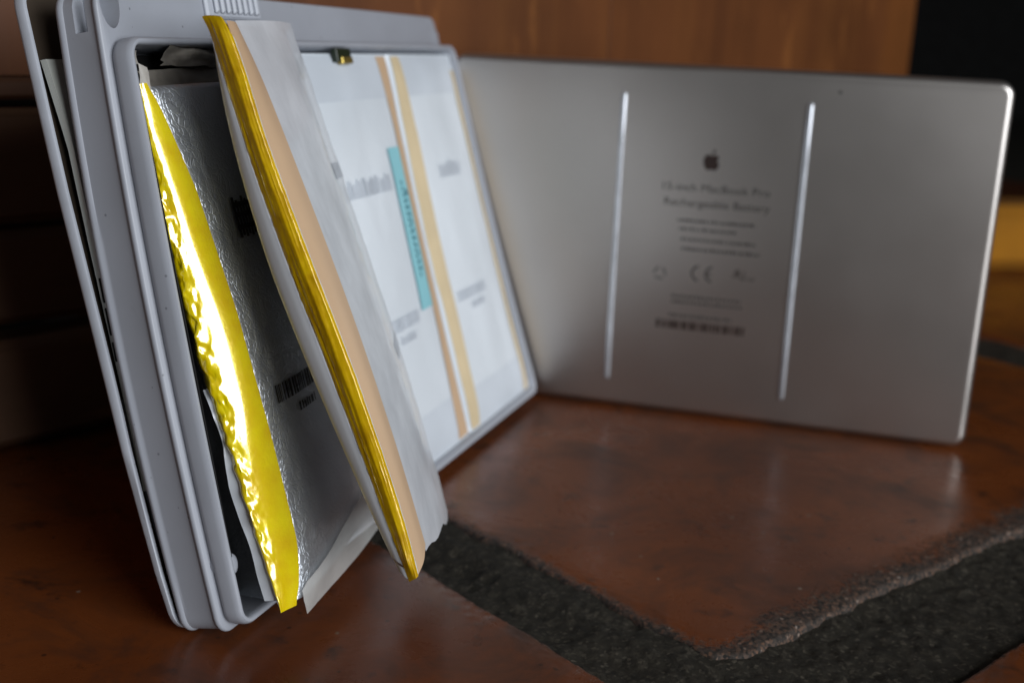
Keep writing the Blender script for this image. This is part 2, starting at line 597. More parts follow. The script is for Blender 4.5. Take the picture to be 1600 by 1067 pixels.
# main tile: near corner shows closely
make_tile(0, 0.345, 0, 0.35, axis(-0.004, 0.349, [(-0.004, 0.026)], 0.0006, 0.0011), axis(-0.004, 0.354, [(-0.004, 0.026)], 0.0006, 0.0013), 1, 0.0, 0.9, (2.4, 1.0))
make_tile(-0.40, -0.0205, 0.004, 0.40, axis(-0.404, -0.0165, [(-0.045, -0.0165)], 0.0007, 0.003), axis(0.0, 0.404, [(0.0, 0.15)], 0.0012, 0.004), 21, -0.0022)
make_tile(-0.01, 0.345, -0.42, -0.0345, axis(-0.014, 0.349, [(-0.014, 0.12)], 0.0012, 0.004), axis(-0.422, -0.031, [(-0.06, -0.031)], 0.0007, 0.004), 33)
for (u0, u1, v0, v1, sd) in [(0.378, 0.72, 0.0, 0.35, 41), (0.378, 0.72, -0.42, -0.041, 43), (0.752, 1.10, 0.0, 0.35, 45),
                             (0.752, 1.10, -0.42, -0.041, 47), (0.378, 0.72, 0.385, 0.74, 51), (0.0, 0.345, 0.385, 0.74, 53),
                             (0.752, 1.10, 0.385, 0.74, 55)]:
    make_tile(u0, u1, v0, v1, np.linspace(u0 - 0.004, u1 + 0.004, 90), np.linspace(v0 - 0.004, v1 + 0.004, 90), sd)


def mort(U, V):
    k_ = np.clip((U + 0.012) / 0.024, 0, 1)
    k_ = k_ * k_ * (3 - 2 * k_)
    q_ = np.clip((0.010 - V) / 0.016, 0, 1)
    base = -0.0021 - 0.0015 * k_ * q_ * q_ * (3 - 2 * q_)
    w_ = np.clip((-U - 0.004) / 0.014, 0, 1)
    base = base - 0.0022 * w_ * w_ * (3 - 2 * w_)
    return base + 0.0007 * fbm(U * 60, V * 60, 77, 4) + 0.0004 * fbm(U * 330, V * 330, 79, 3)


for nm, a0, a1, b0, b1, st in [('mortar_joint', -0.036, 0.006, -0.048, 0.20, 0.0008), ('mortar_joint', 0.006, 0.20, -0.048, 0.006, 0.0008),
                               ('mortar_joint', 0.340, 0.384, -0.45, 0.75, 0.003), ('mortar_joint', 0.20, 0.340, -0.048, 0.006, 0.002)]:
    heightfield(nm, np.linspace(a0, a1, int((a1 - a0) / st) + 1), np.linspace(b0, b1, int((b1 - b0) / st) + 1), mort, M['mortar'], floor)

wall = mk('wall', [(-3, 2.6, -0.007), (5, 2.6, -0.007), (5, 2.6, 3), (-3, 2.6, 3), (-3, 2.7, -0.007), (5, 2.7, -0.007), (5, 2.7, 3), (-3, 2.7, 3)],
          [(0, 1, 2, 3), (5, 4, 7, 6), (4, 0, 3, 7), (1, 5, 6, 2), (3, 2, 6, 7), (4, 5, 1, 0)], M['dark'], smooth=False)
wall['kind'] = 'structure'

# ------------------------------------------------------------------ wooden partition the case leans on
WA = math.radians(47)
Wa = np.array([math.cos(WA), math.sin(WA), 0])
Wn = np.array([math.sin(WA), -math.cos(WA), 0])
WO = Wn * (-0.3915)


def wood_box(name, u0, u1, z0, z1, n0, n1, mat, parent, vertical=False, bev=0.0012, wob=0.0, seed=0):
    """a board with softened edges; its local X runs along the grain"""
    L, H, D = (z1 - z0, u1 - u0, n1 - n0) if vertical else (u1 - u0, z1 - z0, n1 - n0)
    k = 24
    xs = np.linspace(0, L, k + 1)
    prof = [(bev, 0), (H - bev, 0), (H, bev), (H, D - bev), (H - bev, D), (bev, D), (0, D - bev), (0, bev)]
    v, f = [], []
    for i, x in enumerate(xs):
        for (a, b) in prof:
            w = wob * float(fbm(np.array(x * 14), np.array(a * 3.0 + seed * 3.1), seed, 3))
            v.append((x, a + w, b + w * 0.6))
    n = len(prof)
    for i in range(k):
        for j in range(n):
            a, b = i * n + j, i * n + (j + 1) % n
            f.append((a, b, b + n, a + n))
    f += [tuple(range(n))[::-1], tuple(range(k * n, k * n + n))]
    me = bpy.data.meshes.new(name)
    me.from_pydata(v, [], f)
    bm = bmesh.new()
    bm.from_mesh(me)
    bmesh.ops.recalc_face_normals(bm, faces=bm.faces)
    bm.to_mesh(me)
    bm.free()
    me.materials.append(mat)
    o = bpy.data.objects.new(name, me)
    COL.objects.link(o)
    base = WO + Wa * (u1 if vertical else u0) + ZZ * z0 + Wn * n0
    X, Y = (ZZ, -Wa) if vertical else (Wa, ZZ)
    Zl = Wn
    R = Matrix(((X[0], Y[0], Zl[0], 0), (X[1], Y[1], Zl[1], 0), (X[2], Y[2], Zl[2], 0), (0, 0, 0, 1)))
    o.parent = parent
    o.matrix_local = Matrix.Translation(Vector(base) - origin_of(parent)) @ R
    return o


part = empty('wooden_partition', tuple(WO + Wa * 0.3), 'red-brown wooden partition with a rail and dark planks, behind the opened case', 'partition')
us = [-0.55, -0.20, 0.20, 0.48, 0.765]
for i in range(len(us) - 1):
    wood_box('board', us[i] + 0.0002, us[i + 1] - 0.0002, 0.126, 0.95, -0.022, 0.0, M['wood_panel'], part, vertical=True, bev=0.00015, seed=i)
wood_box('edge_trim', 0.7652, 0.805, 0.0, 0.95, -0.030, -0.0008, M['wood_trim'], part, vertical=True, bev=0.0002, seed=9)
wood_box('rail', -0.55, 0.765, 0.1185, 0.1255, -0.022, 0.0025, M['wood_rail'], part, bev=0.0015)
zz = [0.0005, 0.0395, 0.0755, 0.1165]
for i in range(3):
    wood_box('plank', -0.55, 0.765, zz[i] + (0.002 if i else 0), zz[i + 1] - 0.0015, -0.022, -0.003 - 0.002 * (i % 2), M['wood_dark'], part, bev=0.003, wob=0.0012, seed=20 + i)

beam_l = empty('timber_beam', (0.30, 0.80, 0), 'honey-coloured timber beam lying on the floor beyond the aluminium cover', 'beam')
ba = math.radians(14)
bd, bn = np.array([math.cos(ba), math.sin(ba), 0]), np.array([-math.sin(ba), math.cos(ba), 0])
v, f = box_map(0.0, 0.9, 0.0005, 0.044, 0.0, 0.05, lambda s, t, n: np.array([0.296, 0.800, 0]) + bd * s + bn * n + ZZ * t, 0.008)
mk('timber', v, f, M['wood_honey'], beam_l, smooth=False)

# ------------------------------------------------------------------ opened battery case
case = empty('battery_case', (TX, TY, 0), 'opened grey plastic battery case leaning on the wooden partition, swollen cells spilling out', 'battery case')


def L_in(rect, i, n, r=0.005):
    s0, s1, t0, t1 = rect
    return [(s, t + 0.0052 * max(0, s / TW) * max(0, 1 - t / 0.02) * min(1, max(0, -n / 0.006)), n) for s, t in rrect(s0 + i, s1 - i, t0 + i, t1 - i, max(0.0008, r - i))]


RB = (-0.0015, 0.2212, -0.0016, 0.1552)
RR = (-0.0004, 0.2222, 0.0000, 0.1430)
mm = 0.001
loops = [L_in(RB, 2.0 * mm, -0.0180), L_in(RB, 0.5 * mm, -0.0178), L_in(RB, 0.05 * mm, -0.0173), L_in(RB, 0, -0.0168), L_in(RB, 0.1 * mm, -0.0163), L_in(RB, 0.55 * mm, -0.0158),
         L_in(RB, 0.6 * mm, -0.0150), L_in(RB, 0.6 * mm, -0.0082), L_in(RB, 0.5 * mm, -0.0077), L_in(RB, 0.1 * mm, -0.0073), L_in(RB, 0, -0.0068), L_in(RB, 0.15 * mm, -0.0063), L_in(RB, 0.5 * mm, -0.0060),
         L_in(RR, 0.35 * mm, -0.0058), L_in(RR, 0.9 * mm, -0.0054), L_in(RR, 0.35 * mm, -0.0049), L_in(RR, 0.05 * mm, -0.0045), L_in(RR, 0, -0.0038),
         L_in(RR, 0.05 * mm, -0.0016), L_in(RR, 0.3 * mm, -0.0006), L_in(RR, 0.7 * mm, -0.0001), L_in(RR, 1.1 * mm, 0.0), L_in(RR, 1.5 * mm, -0.0001), L_in(RR, 1.9 * mm, -0.0006), L_in(RR, 2.0 * mm, -0.0020), L_in(RR, 2.0 * mm, -0.0150)]
v, f = sweep(loops, TB)
shell = mk('shell', v, f, M['plastic'], case)


def cutter(v, f):
    return mk('cutter', v, f, M['plastic'], case)


def cut(obj, cutters):
    for c in cutters:
        md = obj.modifiers.new('cut', 'BOOLEAN')
        md.operation = 'DIFFERENCE'
        md.solver = 'EXACT'
        md.object = c
    bpy.context.view_layer.update()
    dg = bpy.context.evaluated_depsgraph_get()
    me = bpy.data.meshes.new_from_object(obj.evaluated_get(dg))
    obj.modifiers.clear()
    obj.data = me
    for c in cutters:
        bpy.data.objects.remove(c, do_unlink=True)


pocket = [[(0.0034 + 0.0037 * math.cos(a), 0.1512 + (0.0062 if math.sin(a) > 0 else 0.0058) * math.sin(a), n) for a in np.linspace(0, 2 * math.pi, 24, endpoint=False)] for n in (-0.0112, -0.0020)]
c1 = cutter(*sweep(pocket, TB))
c2 = cutter(*box_map(-0.006, 0.0035, 0.1452, 0.1535, -0.0132, -0.0098, TB))
cut(shell, [c1, c2])
shell.data.polygons.foreach_set('use_smooth', [True] * len(shell.data.polygons))
sharp(shell, 38)

# finger latch with ridges on the ledge above the rim
lt = mk('latch', *box_map(0.0445, 0.0735, 0.1488, 0.1640, -0.0062, -0.0046, TB, 0.0006), M['plate'], case, smooth=False)
for i in range(8):
    s = 0.0475 + i * 0.0031
    v, f = box_map(s, s + 0.0017, 0.1500, 0.1632, -0.0047, -0.0034, TB, 0.0005)
    mk('latch_ridge', v, f, M['plate'], lt, smooth=False)

# far end of the ledge steps down
mk('end_step', *box_map(0.2140, 0.2219, 0.1425, 0.1500, -0.0100, -0.0058, TB, 0.0006), M['plastic'], case, smooth=False)

# moulded nubs inside the near end of the rim
for (s, t, r) in [(0.0022, 0.0165, 0.0022)]:
    lp = [[(s + rr_ * math.cos(a), t + rr_ * 1.3 * math.sin(a), n) for a in np.linspace(0, 2 * math.pi, 18, endpoint=False)]
          for rr_, n in [(r, -0.010), (r, -0.0016), (r * 0.85, -0.0008), (r * 0.5, -0.0005)]]
    mk('moulded_nub', *sweep(lp, TB), M['plastic'], case)

mk('cavity_shade_sheet', *box_map(0.0019, 0.0760, 0.0035, 0.1405, -0.0148, -0.0125, TB), M['foam'], case, smooth=False)  # black sheets added to paint the shade inside the cavity
mk('cavity_shade_sheet', *box_map(0.00175, 0.0021, 0.0040, 0.1400, -0.0124, -0.0010, TB), M['foam'], case, smooth=False)

# splayed back plate
PT = [-0.001, 0.0174, 0.0475, 0.0798, 0.1109, 0.1335, 0.165]
PN = [-0.0206, -0.0232, -0.0257, -0.0272, -0.0288, -0.0294, -0.0301]


def n_out(t):
    return float(np.interp(t, PT, PN))


def pl(rect, i, k, r=0.006):
    out = []
    for s, t in rrect(rect[0] + i, rect[1] - i, rect[2] + i, rect[3] - i, max(0.001, r - i)):
        th = float(np.interp(t, [0, 0.03, 0.06, 0.15], [0.0017, 0.0026, 0.0034, 0.0034]))
        out.append((s, t - 0.0065 * max(0, s / TW) * (t / 0.158) + 0.0060 * max(0, s / TW) * max(0, 1 - t / 0.02), n_out(t) + k * th))
    return out


RP = (-0.0012, 0.2205, -0.0014, 0.1590)
lps = [pl(RP, 3 * mm, 0.0), pl(RP, 0.8 * mm, 0.03), pl(RP, 0.15 * mm, 0.18), pl(RP, 0, 0.35), pl(RP, 0, 0.92), pl(RP, 0.2 * mm, 1.0), pl(RP, 1.1 * mm, 1.0), pl(RP, 1.3 * mm, 0.92), pl(RP, 1.5 * mm, 0.40), pl(RP, 3 * mm, 0.38)]
v, f = sweep(lps, TM, True, False)
sharp(mk('back_plate', v, f, M['plate'], case), 40)

# pale liner strip and brown card in the gap, black foam pads
ST = [0.030, 0.045, 0.070, 0.095, 0.121, 0.1412]
SN = [-0.0216, -0.0218, -0.0223, -0.0229, -0.0232, -0.0258]


def ribbon_box(s0, s1, t0, t1, nf, th, k=20):
    v, f = [], []
    for t in np.linspace(t0, t1, k + 1):
        n = nf(t)
        v += [TM(s0, t, n - th / 2), TM(s1, t, n - th / 2), TM(s1, t, n + th / 2), TM(s0, t, n + th / 2)]
    for i in range(k):
        for j in range(4):
            a, b = i * 4 + j, i * 4 + (j + 1) % 4
            f.append((a, b, b + 4, a + 4))
    f += [(3, 2, 1, 0), (k * 4, k * 4 + 1, k * 4 + 2, k * 4 + 3)]
    return v, f


def lining(s, t):
    return n_out(t) + 0.55 * float(np.interp(t, [0, 0.03, 0.06, 0.15], [0.0017, 0.0026, 0.0034, 0.0034]))


lv, tl_ = [], np.linspace(0.0035, 0.1570, 24)
for t in tl_:
    lv += [TM(s_, t - 0.0065 * s_ / TW * (t / 0.158), lining(s_, t)) for s_ in (0.0005, 0.07, 0.14, 0.2185)]
mk('card_lining', lv, grid_faces(24, 4), M['card'], case)
mk('liner_strip', *ribbon_box(0.0010, 0.205, 0.036, 0.1412, lambda t: float(np.interp(t, ST, SN)), 0.0017), M['liner'], case, smooth=False)
mk('brown_card', *ribbon_box(0.014, 0.205, 0.060, 0.150, lambda t: float(np.interp(t, [0.06, 0.095, 0.121, 0.150], [-0.0209, -0.0211, -0.0209, -0.0205])), 0.0011), M['card'], case, smooth=False)
for (t0, t1) in [(0.0835, 0.0895), (0.0755, 0.0822), (0.0690, 0.0738)]:
    mk('foam_pad', *box_map(0.0006, 0.010, t0, t1, -0.0229, -0.0203, TM, 0.0003), M['foam'], case, smooth=False)

# circuit tab with gold contact peeping out at the top of the tray
ct = mk('circuit_tab', *box_map(0.1085, 0.1190, 0.1365, 0.1405, -0.0015, 0.0004, TB, 0.0002), M['green'], case, smooth=False)
mk('contact', *box_map(0.1110, 0.1188, 0.1358, 0.1378, -0.0010, 0.0009, TB, 0.0002), M['brass'], ct, smooth=False)


# ------------------------------------------------------------------ pouch cells
def surf_print(name, rects, fsurf, off, mat, parent):
    """flat printed marks laid on a surface fsurf(s,t)->n ; rects are (s0,s1,t0,t1)"""
    v, f = [], []
    for (s0, s1, t0, t1) in rects:
        k = len(v)
        for (s, t) in ((s0, t0), (s1, t0), (s1, t1), (s0, t1)):
            v.append(fsurf(s, t, off))
        f.append((k, k + 1, k + 2, k + 3))
    return mk(name, v, f, mat, parent, smooth=False)


def barcode(s0, s1, t0, t1, seed, slant=0.0):
    rnd = random.Random(seed)
    out, s = [], s0
    while s < s1:
        w = rnd.choice([0.0003, 0.0005, 0.0009, 0.0013])
        sh = slant * (s - s0)
        out.append((s, min(s + w, s1), t0 + sh, t1 + sh))
        s += w + rnd.choice([0.0003, 0.0004, 0.0008])
    return out


def dashes(s0, s1, t, h, seed, slant=0.0):
    rnd = random.Random(seed)
    out, s = [], s0
    while s < s1:
        w = rnd.uniform(0.0006, 0.0016)
        sh = slant * (s - s0)
        out.append((s, min(s + w, s1), t + sh, t + sh + h * rnd.uniform(0.75, 1.1)))
        s += w + rnd.uniform(0.00025, 0.0007)
    return out


def flat_cell(s0, s1, t0, t1, bulge, edge, label, seed):
    """white wrapped cell lying in the tray"""
    root = empty('pouch_cell', tuple(TB((s0 + s1) / 2, t0, -0.008)), label, 'battery cell', 'pouch cells of the battery')
    loc = root.location.copy()

    def nsurf(s, t):
        x, y = (s - s0) / (s1 - s0), (t - t0) / (t1 - t0)
        x, y = min(max(x, 0), 1), min(max(y, 0), 1)
        g = (1 - (2 * x - 1) ** 16) * (1 - (2 * y - 1) ** 16)
        h = math.sin(math.pi * x) * math.sin(math.pi * y)
        wr = 0.00022 * float(fbm(np.array(s * 70), np.array(t * 28), seed, 3))
        return edge + (0.0014 * g) + bulge * h + wr * g

    def P(s, t, off=0.0):
        return TB(s, t, nsurf(s, t) + off)
    nu, nv = 44, 60
    S = (1 - np.cos(np.linspace(0, math.pi, nu))) / 2 * (s1 - s0) + s0
    T = (1 - np.cos(np.linspace(0, math.pi, nv))) / 2 * (t1 - t0) + t0
    v = [P(s, t) for s in S for t in T]
    f = grid_faces(nu, nv)
    # sides and back
    ring = [i * nv for i in range(nu)] + [(nu - 1) * nv + j for j in range(1, nv)] + [i * nv + nv - 1 for i in range(nu - 2, -1, -1)] + [j for j in range(nv - 2, 0, -1)]
    st = [(S[i // nv], T[i % nv]) for i in ring]
    o = len(v)
    v += [TB(s, t, -0.0140) for s, t in st]
    n = len(ring)
    for j in range(n):
        f.append((ring[j], ring[(j + 1) % n], o + (j + 1) % n, o + j))
    f.append(tuple(range(o, o + n))[::-1])
    mk('foil_pouch', v, f, M['white'], root)

    def strip(name, a, b, c, d, off, mat, k=30, m=4, wav=0.0):
        vv = []
        for t in np.linspace(c, d, k):
            w = wav * float(fbm(np.array(t * 60), np.array(a * 90), seed + 3, 2))
            for s in np.linspace(a + w, b + w, m):
                vv.append(P(s, t, off))
        top = mk(name, vv, grid_faces(k, m), mat, root)
        return top
    return root, P, strip


cellC, PC, stripC = flat_cell(0.0775, 0.1538, 0.0030, 0.1395, 0.0028, -0.0026, 'white cell with a turquoise sticker, in the middle of the tray', 3)
cellD, PD, stripD = flat_cell(0.1562, 0.2195, 0.0030, 0.1395, 0.0016, -0.0024, 'white cell with no sticker, at the tray end touching the aluminium cover', 7)
for (st_, a, b, c, d) in [(stripC, 0.0790, 0.1515, 0.1245, 0.1388, ), (stripC, 0.0790, 0.1515, 0.0036, 0.0200), (stripD, 0.1580, 0.2180, 0.1245, 0.1388), (stripD, 0.1580, 0.2180, 0.0036, 0.0180)]:
    st_('seal_flap', a, b, c, d, 0.00012, M['flap'], 14, 14)
stripC('adhesive_strip', 0.1440, 0.1528, 0.0040, 0.1385, 0.0003, M['peach'], 40, 4, 0.0004)
stripD('adhesive_strip', 0.1567, 0.1636, 0.0040, 0.1385, 0.0003, M['peachy'], 40, 4, 0.0004)
stripD('adhesive_strip', 0.2120, 0.2165, 0.0040, 0.1330, 0.0003, M['peachy'], 40, 4, 0.0004)
tl = stripC('label_sticker', 0.1325, 0.1430, 0.0530, 0.1080, 0.0005, M['teal'], 20, 6)
tl['label'] = 'turquoise sticker along the edge of the cell'
surf_print('sticker_print', [(0.1372, 0.1384, t, t + 0.0012) for t in np.arange(0.064, 0.096, 0.0021)] +
           [(0.1392, 0.1402, t, t + 0.0010 + 0.0008 * random.random()) for t in np.arange(0.066, 0.092, 0.0026)] +
           [(0.1395, 0.1415, 0.0915, 0.0935)], PC, 0.0007, M['ink_teal'], tl)
surf_print('printed_text', dashes(0.088, 0.1300, 0.0945, 0.0055, 5), PC, 0.0003, M['ink_pale'], cellC)
surf_print('printed_barcode', barcode(0.106, 0.1300, 0.0500, 0.0545, 7) + dashes(0.112, 0.1240, 0.0455, 0.0028, 8), PC, 0.0003, M['ink_pale'], cellC)
surf_print('printed_text', dashes(0.176, 0.1975, 0.0940, 0.0060, 9), PD, 0.0003, M['ink_pale'], cellD)
surf_print('printed_barcode', barcode(0.168, 0.1950, 0.0490, 0.0530, 10) + dashes(0.178, 0.1900, 0.0448, 0.0028, 11), PD, 0.0003, M['ink_pale'], cellD)


# --- swollen silver cell still sitting in the tray, its near edge taped
cellA = empty('pouch_cell', tuple(TM(0.035, 0.004, 0.0)), 'swollen dark silver cell sitting in the tray with a broad bright yellow taped edge', 'battery cell', 'pouch cells of the battery')
AT = np.array([3.4, 5, 9, 18, 46, 77, 107, 122, 129.5, 132.5]) * mm
ANL = np.array([8.2, 8.0, 7.3, 5.9, 1.6, -2.6, -4.0, -3.8, -3.2, -2.2]) * mm
ANR = np.array([12.8, 14.4, 15.8, 17.2, 15.4, 12.4, 7.6, 3.6, 1.3, -0.8]) * mm
WS, SS = [0, 0.2, 0.45, 0.7, 1.0], [0.0056, 0.0031, 0.0034, 0.0058, 0.0100]


def a_edge(w, t):
    nl, nr = float(np.interp(t, AT, ANL)), float(np.interp(t, AT, ANR))
    s = float(np.interp(w, WS, SS))
    # smooth the section
    k = min(1.0, (nr - nl) / 0.013)
    lo = min(1.0, max(0.0, (0.056 - t) / 0.03))
    s = 0.0031 + k * (0.0085 + 0.0022 * lo) * max(0, (w - 0.10) / 0.90) ** (1.5 - 0.38 * lo) + 0.0030 * max(0, (0.14 - w) / 0.14) ** 2
    ne = nl + (nr - nl) * w
    return s, ne - 0.63 * (s - 0.003)


def a_front(s, t):
    s1, n1 = a_edge(1.0, t)
    x = max(0.0, s - s1)
    nf = 0.0025
    return n1 + 0.0030 * (1 - math.exp(-x / 0.0070)) * (1 - x / 0.064) + (nf - n1) * (x / 0.064) ** 1.15


def smooth_t(nv):
    return np.linspace(0.0034, 0.1324, nv)


nv, nw = 300, 40
Tm = smooth_t(nv)
Wm = np.linspace(0, 1, nw)
vt = np.zeros((nv, nw, 3))
kern = 4
for i, t in enumerate(Tm):
    for j, w in enumerate(Wm):
        # average along t to round the section's corners
        s, n = a_edge(w, t)
        vt[i, j] = (s, t, n)
for c in (0, 2):
    for it in range(3):
        pad = np.pad(vt[..., c], ((kern, kern), (0, 0)), 'edge')
        vt[..., c] = sum(pad[k:k + nv] for k in range(2 * kern + 1)) / (2 * kern + 1)
TT, WW = np.meshgrid(Tm, Wm, indexing='ij')
crk = np.clip(1 - np.abs(WW - 0.16) / 0.26, 0, 1) * np.clip((0.1250 - TT) / 0.02, 0, 1) * np.clip((TT - 0.010) / 0.02, 0, 1)
ridg = 1 - np.abs(fbm(TT * 190 + WW * 3, WW * 3.2 + TT * 40, 91, 3))
vt[..., 2] += crk * 0.0006 * (ridg - 0.6)
vt[..., 0] -= crk * 0.0007 * fbm(TT * 300, WW * 7, 95, 3)
vt[..., 2] += 0.00012 * fbm(TT * 500, WW * 7, 97, 2) * np.clip((0.5 - WW) * 4, 0, 1)
vt[..., 2] += 0.0004 * fbm(TT * 45, WW * 1.5, 99, 2) * (1 - WW)
tv = [TM(*(q + np.array([-0.00012, 0, 0.00012]))) for q in vt.reshape(-1, 3)]
tape = mk('edge_tape', tv, grid_faces(nv, nw), M['tape'], cellA)
tape['label'] = 'bright yellow tape wrapped over the swollen edge'

# silver front, wrapped round to the back so that the pouch is closed
nf_ = 46
Sx = np.concatenate([np.linspace(0, 0.014, 24), np.linspace(0.0155, 0.064, nf_ - 24)])
va = []
for i, t in enumerate(Tm[::3]):
    ii = i * 3
    s1, n1 = vt[ii, -1, 0], vt[ii, -1, 2]
    row = [(vt[ii, j, 0] + 0.0010, t, vt[ii, j, 2] - 0.0003) for j in range(0, nw - 4, 6)]
    for x in Sx:
        a, b = a_edge(1.0, t)
        wob = 0.00025 * float(fbm(np.array(t * 160), np.array(x * 260), 61, 3)) * math.exp(-((x - 0.005) / 0.005) ** 2)
        row.append((s1 + x, t, n1 + (a_front(a + x, t) - b) + wob))
    nb = float(np.interp(t, AT, ANL))
    row.append((0.0745, t, min(nb - 0.004, -0.001)))
    row.append((0.0745, t, -0.0120))
    row.append((0.0120, t, -0.0120))
    row.append((0.0075, t, nb - 0.0035 if nb - 0.0035 > -0.011 else -0.011))
    va.append(row)
na, ma = len(va), len(va[0])
flat = [TM(q[0], max(q[1], min(0.0045 + 0.075 * max(0, q[0] - 0.011), 0.02)), q[2]) for row in va for q in row]
ff = []
for i in range(na - 1):
    for j in range(ma):
        a, b = i * ma + j, i * ma + (j + 1) % ma
        ff.append((a, b, b + ma, a + ma))
ff += [tuple(range(ma)), tuple(range((na - 1) * ma, na * ma))[::-1]]
mk('foil_pouch', flat, ff, M['foil'], cellA)


def PA(s, t, off=0.0):
    return TM(s, t, a_front(s, t) + off)


surf_print('printed_barcode', [(s, s + 0.0011, 0.0935 + 0.0005 * (k % 2), 0.1035 - 0.0008 * (k % 3)) for k, s in enumerate(np.arange(0.0205, 0.034, 0.0014))] +
           [(0.0215, 0.034, t, t + 0.0012) for t in (0.0955, 0.0985, 0.1010)], PA, 0.0005, M['ink_black'], cellA)
surf_print('printed_barcode', barcode(0.0165, 0.040, 0.0525, 0.0570, 15) + dashes(0.026, 0.037, 0.0480, 0.0022, 17), PA, 0.0005, M['ink_black'], cellA)


def sheet(name, fpos, nu, nv, mat, parent, seed=0, amp=0.0):
    v = []
    for i in range(nu):
        for j in range(nv):
            a, b = i / (nu - 1), j / (nv - 1)
            s, t, n = fpos(a, b)
            n += amp * float(fbm(np.array(a * 4.0), np.array(b * 3.0), seed, 3))
            v.append(TM(s, t, n))
    return mk(name, v, grid_faces(nu, nv), mat, parent)


# film sleeve hanging free below the cell and along its back edge
sheet('film_sleeve', lambda a, b: (0.0092 + 0.0533 * a, (0.0065 + 0.010 * a ** 0.6) * (1 - b) + b * (0.0004 + 0.0030 * a ** 2), a_front(0.0100 + 0.0525 * a, 0.012) * (1 - b) + b * (0.0112 - 0.0048 * a) + 0.0010), 24, 8, M['film_thin'], cellA, 5, 0.0002)


def flap_pos(a, b):
    t = 0.060 - 0.054 * a
    nl = float(np.interp(t, AT, ANL))
    left = float(np.interp(t, [0.002, 0.0158, 0.0357, 0.047, 0.060], [0.0048, 0.0034, 0.0006, 0.0006, -0.0010]))
    return (0.0040 + 0.0012 * b, t, left * (1 - b) + (nl + 0.0012) * b)


sheet('film_sleeve', flap_pos, 50, 8, M['film'], cellA, 8, 0.0004)
# crumpled connector tabs in the top of the tray
sheet('foil_tab', lambda a, b: (0.018 + 0.034 * a, 0.1368 + 0.0045 * b - 0.001 * a, -0.0050 + 0.0030 * b * (1 - a)), 20, 8, M['tab'], cellA, 11, 0.0016)
sheet('foil_tab', lambda a, b: (0.010 + 0.040 * a, 0.1300 + 0.0058 * b + 0.001 * a, -0.0062 + 0.0018 * (1 - b)), 20, 8, M['tab'], cellA, 13, 0.0011)
sheet('paper_tab', lambda a, b: (0.0035 + 0.0050 * a, 0.1295 + 0.0075 * b - 0.003 * a * b, -0.0022 + 0.0012 * math.sin(a * 5)), 14, 8, M['tabwhite'], cellA, 15, 0.0006)
sheet('paper_tab', lambda a, b: (0.006 + 0.0060 * a, 0.1375 + 0.0032 * b, -0.0075), 6, 5, M['tabwhite'], cellA, 17, 0.0003)

# --- the cell that has been lifted out
cellB = empty('pouch_cell', tuple(TM(0.035, 0.006, 0.03)), 'cell lifted out of the tray, with narrow yellow taped edge coloured as if shaded, peach tape and milky film', 'battery cell', 'pouch cells of the battery')
RL = {'l': (8, [(143.3, 15.8), (132.6, 14.8), (121.5, 15.0), (110.2, 16.1), (98.7, 17.6), (87.0, 19.2), (75.1, 22.3), (63.1, 25.4), (51.0, 28.3), (38.9, 31.4), (26.6, 34.6), (14.2, 39.4)]),
      'g0': (3, [(143.2, 18.5), (131.9, 20.4), (120.6, 22.0), (109.1, 23.6), (97.5, 25.8), (85.7, 28.4), (73.7, 31.8), (61.7, 34.8), (49.6, 37.1), (37.3, 39.5), (25.0, 42.0), (12.5, 45.6)]),
      'g1': (1, [(142.3, 23.8), (131.0, 27.8), (120.0, 28.1), (108.7, 29.9), (97.2, 32.4), (85.6, 35.2), (73.9, 38.4), (62.1, 41.1), (50.2, 43.2), (38.2, 45.2), (26.0, 47.5), (13.7, 48.3)]),
      'pe': (13, [(142.5, 19.6), (131.2, 24.4), (120.2, 26.8), (109.1, 28.9), (98.0, 31.3), (86.7, 33.9), (75.3, 36.4), (63.8, 38.8), (52.3, 40.8), (40.6, 42.8), (28.8, 44.2), (16.9, 45.6)]),
      'rr': (70, [(145.5, 3.6), (133.2, 7.0), (121.0, 8.5), (108.8, 10.0), (96.4, 11.7), (83.9, 13.6), (71.2, 15.6), (58.4, 17.9), (45.6, 19.7), (32.7, 21.0), (19.6, 22.6), (6.4, 23.8)])}


def cat_rom(P, n):
    P = np.asarray(P, float)
    P = np.vstack([2 * P[0] - P[1], P, 2 * P[-1] - P[-2]])
    out = []
    k = len(P) - 3
    for x in np.linspace(0, k - 1e-9, n):
        i = int(x)
        u = x - i
        a, b, c, d = P[i:i + 4]
        out.append(0.5 * ((2 * b) + (-a + c) * u + (2 * a - 5 * b + 4 * c - d) * u * u + (-a + 3 * b - 3 * c + d) * u ** 3))
    return np.array(out)


NVB = 220


def rail(k, s=None, dn=0.0, dt=0.0):
    s0, pts = RL[k]
    tt, nn_ = np.array(pts).T
    fit = np.polyval(np.polyfit(tt, nn_, 3), tt)
    nn_ = 0.25 * nn_ + 0.75 * fit
    return cat_rom([((s0 if s is None else s), t + dt, n + dn) for t, n in zip(tt, nn_)], NVB) * mm


rl, g0, g1, pe, rrr = rail('l', 3.0, 4.1), rail('g0', 1.7, 0.8), rail('g1'), rail('pe'), rail('rr')
endt = np.minimum(np.linspace(0, 1, NVB) / 0.03, 1) * np.minimum((1 - np.linspace(0, 1, NVB)) / 0.03, 1)
gm = (g0 + g1) / 2
gm[:, 0] -= 0.0012 * endt
gm[:, 2] += 0.0003 * endt
gq = g0 * 0.75 + g1 * 0.25
gq[:, 0] -= 0.0007 * endt
gr = g0 * 0.22 + g1 * 0.78
gr[:, 0] -= 0.0008 * endt
gr[:, 2] += 0.0005 * endt


